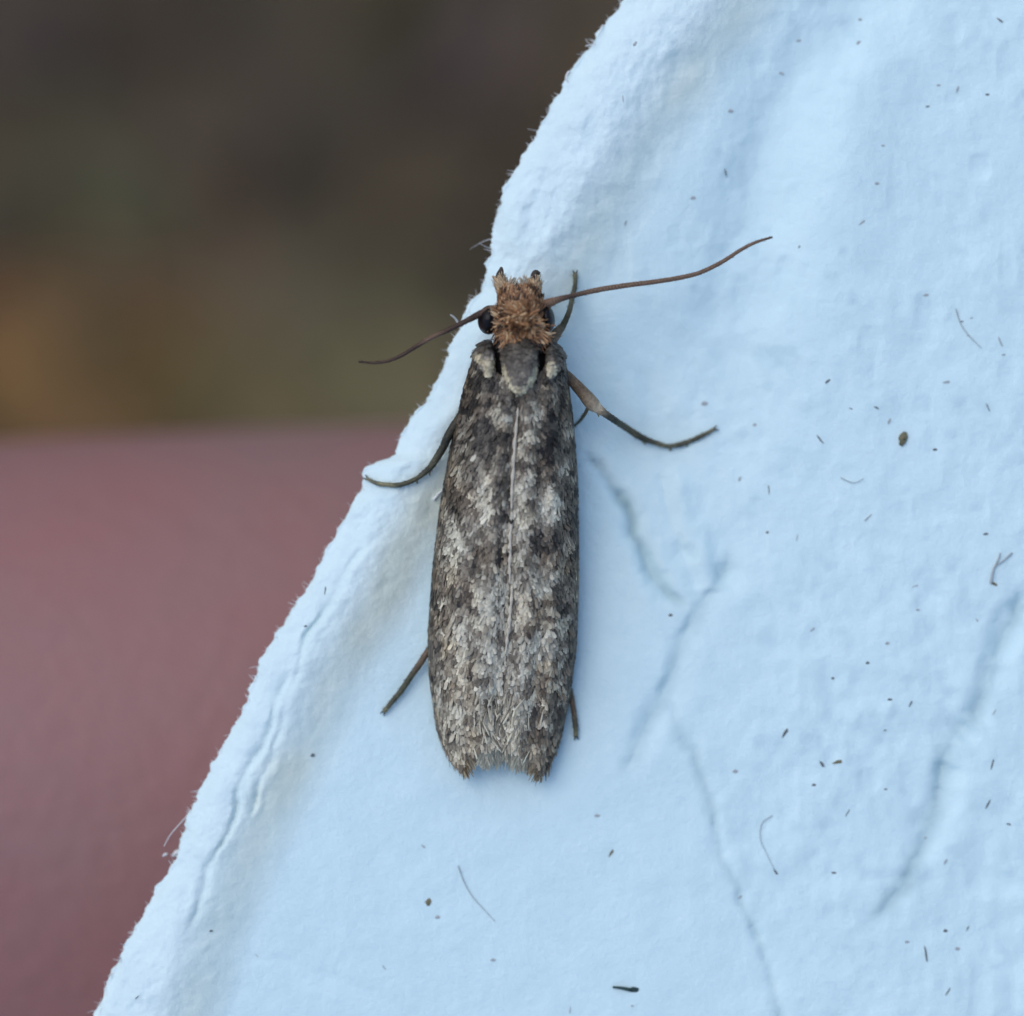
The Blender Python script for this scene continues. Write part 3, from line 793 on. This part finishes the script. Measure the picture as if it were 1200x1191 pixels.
def tone_thorax(x, y):
    d, s, al = poly_dist(np.asarray(x, float), np.asarray(y, float), [(590, 428), (595, 441), (601, 451), (609, 456), (617, 451), (623, 441), (629, 430)])
    t = -.42 + 1.5 * np.exp(-(d / 5.5) ** 2) + .30 * np.exp(-((x - 609) / 4) ** 2 - ((y - 437) / 8) ** 2) - .3 * np.exp(-((x - 610) / 14) ** 2 - ((y - 447) / 6) ** 2)
    t = t + .2 * np.exp(-((x - 592) / 5) ** 2 - ((y - 415) / 7) ** 2) + .12 * np.exp(-((x - 612) / 12) ** 2 - ((y - 412) / 10) ** 2)
    return t
thorax = plate('thorax', moth, [(588, 403), (597, 397), (610, 394), (622, 397), (630.5, 403), (632, 415), (631, 432), (627, 450), (619, 463), (609, 469), (599, 463), (591, 450), (588, 432), (587, 415)],
               float(zb(430)) + .70, .16, 0, tone_thorax, 800, 0, 5)
def tone_tl(x, y):
    return -.48 + 1.8 * np.exp(-((x - 574) / 6.5) ** 2 - ((y - 428) / 12) ** 2) + 1.1 * np.exp(-((x - 563) / 5) ** 2 - ((y - 417) / 8) ** 2)
def tone_tr(x, y):
    return -.48 + 1.8 * np.exp(-((x - 646) / 7) ** 2 - ((y - 430) / 10) ** 2) + .3 * np.exp(-((x - 658) / 4) ** 2 - ((y - 425) / 8) ** 2)
plate('shoulder_flap', moth, [(576.5, 399), (578, 412), (578.5, 428), (575.5, 446), (569, 441), (562, 433), (555, 427), (555, 414), (561, 404), (570, 398)],
      float(zb(420)) + .58, .13, .95, tone_tl, 260, .12, 11)
plate('shoulder_flap', moth, [(643, 401), (641.5, 414), (641, 428), (642.5, 446), (649, 443), (656, 435), (662, 430), (660, 414), (654, 405), (646, 399)],
      float(zb(420)) + .58, .13, -.95, tone_tr, 260, -.12, 12)
# pale marks at the wing roots just behind the shoulder flaps
# head scales: rough, rust-coloured, brushed forward at the front and sideways over the crown
def head_surface(a, r):
    """a -1..1 across, r 0..1 front to back"""
    y = 339 + 6 * (1 - np.abs(a)) ** 1.5 * (1 - r) + 56 * r
    cx = np.interp(y, ys, cxs); w = np.interp(y, [328, 336, 345, 360, 380, 392, 398], [20, 24, 26.5, 28, 28, 28, 27])
    z = np.interp(y, ys, zc) + np.interp(y, ys, rz) * np.sqrt(np.clip(1 - (a * .93) ** 2, 0, 1)) + .02
    return px(cx + a * w, y, z), cx + a * w, y
rg = np.random.default_rng(31)
RUST = [lin(160, 114, 76), lin(186, 143, 100), lin(112, 78, 50), lin(222, 190, 148), lin(38, 26, 19)]
m = 2900
a = rg.uniform(-1, 1, m); r = rg.uniform(0, 1, m)
P, x, y = head_surface(a, r)
e = .02
pa, _, _ = head_surface(a * .95 + e, r); pb, _, _ = head_surface(a * .95 - e, r); pr, _, _ = head_surface(a * .95, r + e); pq, _, _ = head_surface(a * .95, r - e)
n = np.cross(pa - pb, pr - pq); n /= np.linalg.norm(n, axis=1)[:, None] + 1e-9
n = np.where(n[:, 2:3] < 0, -n, n)
back = sstep(.35, .6, r)
swirl = 3.2 * fbm(x / 16, y / 12, 71, 2)
# direction: forward (+Y) in front, across with a swirl behind
ang = (1 - back) * (math.pi / 2 + .25 * a + .5 * vnoise(x / 9, y / 9, 4)) + back * (.25 + swirl + math.pi * (vnoise(x / 14, y / 6, 8) > 0))
sidek = sstep(.62, .9, np.abs(a)) * back
ang = ang * (1 - sidek) + sidek * (-math.pi / 2 + .3 * rng.normal(size=m))
d = np.stack([np.cos(ang), np.sin(ang), 0 * ang], -1)
T = d - n * (d * n).sum(1)[:, None]; T /= np.linalg.norm(T, axis=1)[:, None] + 1e-9
lay = vnoise(x / 5, y / 3.2, 72) + .5
pick = np.clip((lay * 5 + rg.normal(0, .7, m)).astype(int), 0, 4)
order = [4, 2, 0, 1, 3]
C = np.array([RUST[order[k]] for k in pick]) * rg.uniform(.8, 1.15, m)[:, None]
C = C * (1 - .15 * (1 - back))[:, None]
Ln = rg.uniform(.08, .15, m) * (1 + .45 * back * (1 - sidek)); Wd = rg.uniform(.010, .030, m)
V3, F3, C3 = flakes(P - n * .01, T, n, Ln, Wd, rg.uniform(.01, .05, m) + back * rg.uniform(0, .10, m) * (rg.uniform(size=m) < .5), C, curl=.3)
mesh('head_scales', V3, F3, M_scale, body, col=C3, kind='stuff')

# collar of grey scales behind the head
m = 160
a = rg.uniform(-1, 1, m)
Pc = px(610 + a * 27, 391 + rg.uniform(-1, 5, m) + 5 * a * a, zb(395) + .42 + .30 * np.sqrt(1 - (a * .9) ** 2))
nn = np.stack([a * .6, 0 * a, 1 + 0 * a], -1); nn /= np.linalg.norm(nn, axis=1)[:, None]
dd = np.stack([.3 * a, -1 + 0 * a, 0 * a], -1); dd = dd - nn * (dd * nn).sum(1)[:, None]
C = tone_col(-.45 + rg.normal(0, .3, m), rg.normal(0, 1, m)[:, None])
V3, F3, C3 = flakes(Pc, dd, nn, rg.uniform(.06, .11, m), rg.uniform(.04, .06, m), rg.uniform(0, .03, m), C)
mesh('collar_scales', V3, F3, M_scale, body, col=C3, kind='stuff')

# compound eyes
for (cx, cy, sx, sy, sz, rot) in ((573.5, 375, .135, .17, .22, -.15), (640.5, 373.5, .095, .16, .22, .15)):
    nr, ns = 16, 22
    T_, Ph = np.meshgrid(np.linspace(0, math.pi, nr), np.linspace(0, 2 * math.pi, ns, endpoint=False), indexing='ij')
    V = np.stack([np.cos(Ph) * np.sin(T_) * sx, np.sin(Ph) * np.sin(T_) * sy, np.cos(T_) * sz], -1).reshape(-1, 3)
    c, s = math.cos(rot), math.sin(rot)
    V = np.stack([V[:, 0] * c - V[:, 1] * s, V[:, 0] * s + V[:, 1] * c, V[:, 2]], -1)
    mesh('compound_eye', V + px(cx, cy, float(zb(375)) + .46), [tuple(f) for f in grid_faces(nr, ns, True)], M_eye, moth)

def limb(name, pts, rads, cols, parent, mat, n=60, ns=10, flat=1.0, ring=0, hairs=0, hair_len=.04, hcol=None, thick=1.2):
    """pts: (x, y, z); rads and cols given at the same points"""
    P = np.array([px(x, y, z) for x, y, z in pts])
    aug = np.column_stack([P, np.asarray(rads, float), np.asarray(cols, float)])
    c = catmull(aug, n)
    rad = np.clip(c[:, 3] * thick, .003, None)
    s = np.arange(n)
    if ring: rad = rad * (1 + .12 * np.cos(s * 2 * math.pi / ring))
    if name == 'leg':
        ss = np.arange(n) / n * len(pts)
        c[:, 4:7] *= (1 + .55 * np.array([vnoise(np.array([q * 2.2]), np.array([len(pts) * 1.7]), 9)[0] for q in ss]))[:, None]
        rad = rad * (1 + .10 * np.array([vnoise(np.array([q * 3.1]), np.array([.5]), 19)[0] for q in ss]))
    if ring: c[:, 4:7] *= (1 + .22 * np.cos(s * 2 * math.pi / ring))[:, None]
    v, f = tube(c[:, :3], rad, ns, flat)
    o = mesh(name, v, f, mat, parent, col=np.repeat(np.clip(c[:, 4:7], 0, 1), ns, 0))
    if hairs:
        k = rng.integers(2, n - 2, hairs)
        Tn = np.gradient(c[:, :3], axis=0)[k]; Tn /= np.linalg.norm(Tn, axis=1)[:, None]
        nn = rng.normal(size=(hairs, 3)); nn -= Tn * (nn * Tn).sum(1)[:, None]; nn /= np.linalg.norm(nn, axis=1)[:, None]
        dd = Tn * .95 + nn * rng.uniform(.1, .4, hairs)[:, None]; dd /= np.linalg.norm(dd, axis=1)[:, None]
        C = c[k, 4:7] * rng.uniform(.7, 1.7, hairs)[:, None] if hcol is None else np.tile(hcol, (hairs, 1)) * rng.uniform(.7, 1.3, hairs)[:, None]
        V3, F3, C3 = flakes(c[k, :3] + nn * (rad[k] * .85)[:, None], dd, nn, rng.uniform(.6, 1.3, hairs) * hair_len, np.full(hairs, hair_len * .28), rng.uniform(0, .012, hairs), C)
        mesh('limb_scales', V3, F3, M_scale, o, col=C3, kind='stuff')
    return o

LG = np.array([.115, .112, .068]); LD = np.array([.048, .046, .032]); LP = np.array([.52, .43, .30]); LB = np.array([.21, .15, .095]); LGp = np.array([.25, .23, .13])
def ph(x, y, d): return float(hz(x, y)[0]) + d
z5 = float(zb(420))
# legs, each from under the body out to its foot on the paper
limb('leg', [(645, 402, z5 + .16), (652, 391, z5 + .12), (660, 381, z5 + .10), (667, 365, z5 + .12), (671, 348, ph(671, 348, .12)), (674, 334, ph(674, 334, .07)), (674, 321, ph(674, 321, .04))],
     [.05, .052, .032, .026, .024, .023, .020], [LB, LB, LG, LG, LG, LG, LGp], moth, M_leg, hairs=110)
limb('leg', [(655, 432, z5 + .12), (668, 444, z5 + .14), (682, 459, z5 + .18), (694, 473, z5 + .20), (701, 479, z5 + .19), (712, 487, z5 + .14), (733, 501, ph(733, 501, .20)), (752, 513, ph(752, 513, .12)),
             (768, 519, ph(768, 519, .07)), (784, 523, ph(784, 523, .05)), (803, 519, ph(803, 519, .04)), (820, 512, ph(820, 512, .035)), (837, 503, ph(837, 503, .03))],
     [.04, .052, .060, .072, .050, .034, .034, .034, .024, .022, .023, .021, .017], [LB, LB, LB, LP * .55, LP, LD, LG, LD, LG, LG, LG, LG, LGp], moth, M_leg, n=110, hairs=300)
limb('leg', [(690, 476, z5 + .16), (685, 486, z5 + .08), (680, 493, ph(680, 493, .08)), (672, 500, ph(672, 500, .05))], [.018, .017, .015, .012], [LG, LG, LG, LG], moth, M_leg, n=24, hairs=30)
limb('leg', [(552, 470, z5 + .10), (528, 506, z5 + .12), (519, 525, ph(519, 525, .20)), (507, 544, ph(507, 544, .12)), (502, 550, ph(502, 550, .09)), (488, 561, ph(488, 561, .07)), (470, 568, ph(470, 568, .06)),
             (452, 568, ph(452, 568, .05)), (440, 566, ph(440, 566, .05)), (430, 561, ph(434, 561, .05))],
     [.045, .042, .038, .034, .028, .024, .024, .022, .019, .012], [LB * .6, LD, LD, LG, LD, LG, LG, LGp, LG, LGp], moth, M_leg, n=90, hairs=220)
limb('leg', [(512, 748, .12), (502, 762, .14), (492, 778, .13), (480, 795, .11), (469, 811, .08), (459, 823, .06), (450, 834, .05)],
     [.03, .030, .032, .030, .028, .025, .022], [LG, LB * .8, LB * .8, LG, LG, LG, LGp], moth, M_leg, n=50, hairs=160)
limb('leg', [(664, 800, .10), (669, 815, .10), (672, 832, .08), (674, 848, .06), (675, 863, .05)], [.03, .028, .026, .025, .022], [LD, LB * .7, LB * .8, LG, LGp], moth, M_leg, n=40, hairs=110)

# antennae
AB = np.array([.20, .125, .080]); AD = np.array([.085, .050, .034])
zh = float(zb(360))
limb('antenna', [(636, 357, zh + .55), (644, 355, zh + .56), (652, 352, zh + .56), (668, 347.5, zh + .54), (700, 340, zh + .52), (735, 334.5, zh + .50), (770, 330, zh + .48), (800, 325, zh + .46), (822, 319, zh + .46), (848, 306, zh + .48),
                 (868, 293, zh + .52), (886, 284, zh + .56), (905, 278, zh + .60)],
     [.05, .052, .040, .028, .030, .029, .027, .026, .025, .023, .020, .017, .011], [AB * 1.2, AB * 1.2, AB, AD, AB, AB, AB, AB, AB, AB, AB, AB, AD], moth, M_ant, n=320, ring=4, hairs=500, hair_len=.026, thick=1.02)
limb('antenna', [(582, 362, zh + .55), (574, 364.5, zh + .56), (562, 368.5, zh + .56), (545, 377, zh + .54), (525, 387, zh + .52), (505, 396, zh + .52), (488, 406, zh + .50), (470, 417, zh + .48), (455, 423, zh + .46), (438, 425.5, zh + .44),
                 (420, 424, zh + .44)],
     [.05, .052, .042, .030, .029, .027, .024, .021, .018, .014, .009], [AB * 1.2, AB * 1.2, AD, AD, AD, AB, AD, AD, AD, AD, AD], moth, M_ant, n=260, ring=4, hairs=400, hair_len=.026, thick=1.02)

# palps with dark tips and brushes of pale tan hair
def palp(side, pts, tip):
    T1 = lin(186, 160, 126)
    o = limb('palp', pts, [.065, .068, .066, .04], [T1 * .8, T1, T1, T1 * .9], moth, M_scale, n=26, hairs=240, hair_len=.062)
    limb('palp_tip', tip, [.032, .036, .028, .012], [lin(72, 62, 54)] * 4, o, M_leg, n=18)
    return o
palp(-1, [(596, 352, zh + .42), (591, 342, zh + .44), (587, 332, zh + .45), (585, 325, zh + .45)], [(585, 328, zh + .46), (585.5, 323, zh + .47), (587, 318, zh + .47), (587.5, 313, zh + .47)])
palp(1, [(621, 352, zh + .42), (625, 342, zh + .44), (627, 333, zh + .45), (626.5, 327, zh + .45)], [(626, 330, zh + .46), (626, 324, zh + .47), (628, 319.5, zh + .47), (633, 321, zh + .46)])
m = 130
sd_ = rg.choice([-1, 1], m); 
bx = np.where(sd_ < 0, rg.normal(595, 4, m), rg.normal(617, 5, m)); by = rg.uniform(332, 346, m)
Pc = px(bx, by, zh + .42 + rg.uniform(-.06, .08, m))
dd = np.stack([-.45 * sd_ + rg.normal(0, .35, m), 1 + 0 * bx, rg.normal(0, .25, m)], -1); dd /= np.linalg.norm(dd, axis=1)[:, None]
nn = np.tile([0, 0, 1.], (m, 1))
C = np.array([lin(214, 204, 184)]) * rg.uniform(.55, 1.1, m)[:, None]
V3, F3, C3 = flakes(Pc, dd, nn, rg.uniform(.06, .13, m), rg.uniform(.010, .02, m), rg.uniform(0, .02, m), C, curl=.2)
mesh('face_brush', V3, F3, M_hair, body, col=C3, kind='stuff')

# short stiff spurs at the joints of the legs
legs = [o for o in bpy.data.objects if o.name.startswith('leg')]
def spur(x, y, z, dx, dy, k, L_=7):
    P = [(x, y, z), (x + dx * L_ * .5, y + dy * L_ * .5, z - .01), (x + dx * L_, y + dy * L_, z - .03)]
    limb('spur', P, [.014, .012, .004], [LGp] * 3, legs[k], M_leg, n=8, ns=6)
spur(700, 480, z5 + .18, .2, 1, 1, 9); spur(752, 515, ph(752, 515, .10), .6, .8, 1, 8); spur(786, 524, ph(786, 524, .05), -.2, 1, 1, 5); spur(804, 519, ph(804, 519, .04), .4, .9, 1, 5)
spur(503, 550, ph(503, 550, .09), .1, 1, 3, 8); spur(488, 562, ph(488, 562, .07), .2, 1, 3, 5)

# loose white sliver scales lying over the seam near the tail
rg = np.random.default_rng(77)
m = 70
u = 1 - np.abs(rg.normal(0, .16, m)); u = np.clip(u, .4, .99); v = rg.uniform(.84, .985, m)
for sd, w in ((-1, wl), (1, wr)):
    P, T, Nn, x, y = frame_on(lambda a, b: wing_surf(sd, a, b), u, v)
    T = rotate_about(T, Nn, rg.normal(0, .28, m) - sd * .18)
    C = np.array([.86, .78, .60]) * rg.uniform(.25, 1.2, m)[:, None]
    V3, F3, C3 = flakes(P + Nn * .03, T, Nn, rg.uniform(.08, .24, m), rg.uniform(.012, .032, m), rg.uniform(0, .05, m), C, curl=.4)
    mesh('sliver_scales', V3, F3, M_hair, w, col=C3, kind='stuff')

# paired claws at the tip of each foot
for k, (x, y, dx, dy) in enumerate(((674, 321, 0, -1), (837, 503, .9, -.45), (430, 561, -.8, -.6), (450, 834, -.55, .85), (675, 863, .1, 1))):
    lk = {0: 0, 1: 1, 2: 3, 3: 4, 4: 5}[k]
    for q in (-1, 1):
        nx, ny = -dy * q, dx * q
        P = [(x - dx, y - dy, ph(x, y, .04)), (x + dx * 2 + nx * 1.8, y + dy * 2 + ny * 1.8, ph(x, y, .045)), (x + dx * 4.5 + nx * 2.6, y + dy * 4.5 + ny * 2.6, ph(x, y, .01))]
        limb('claw', P, [.010, .008, .003], [LD * 1.5] * 3, legs[lk], M_leg, n=8, ns=5)
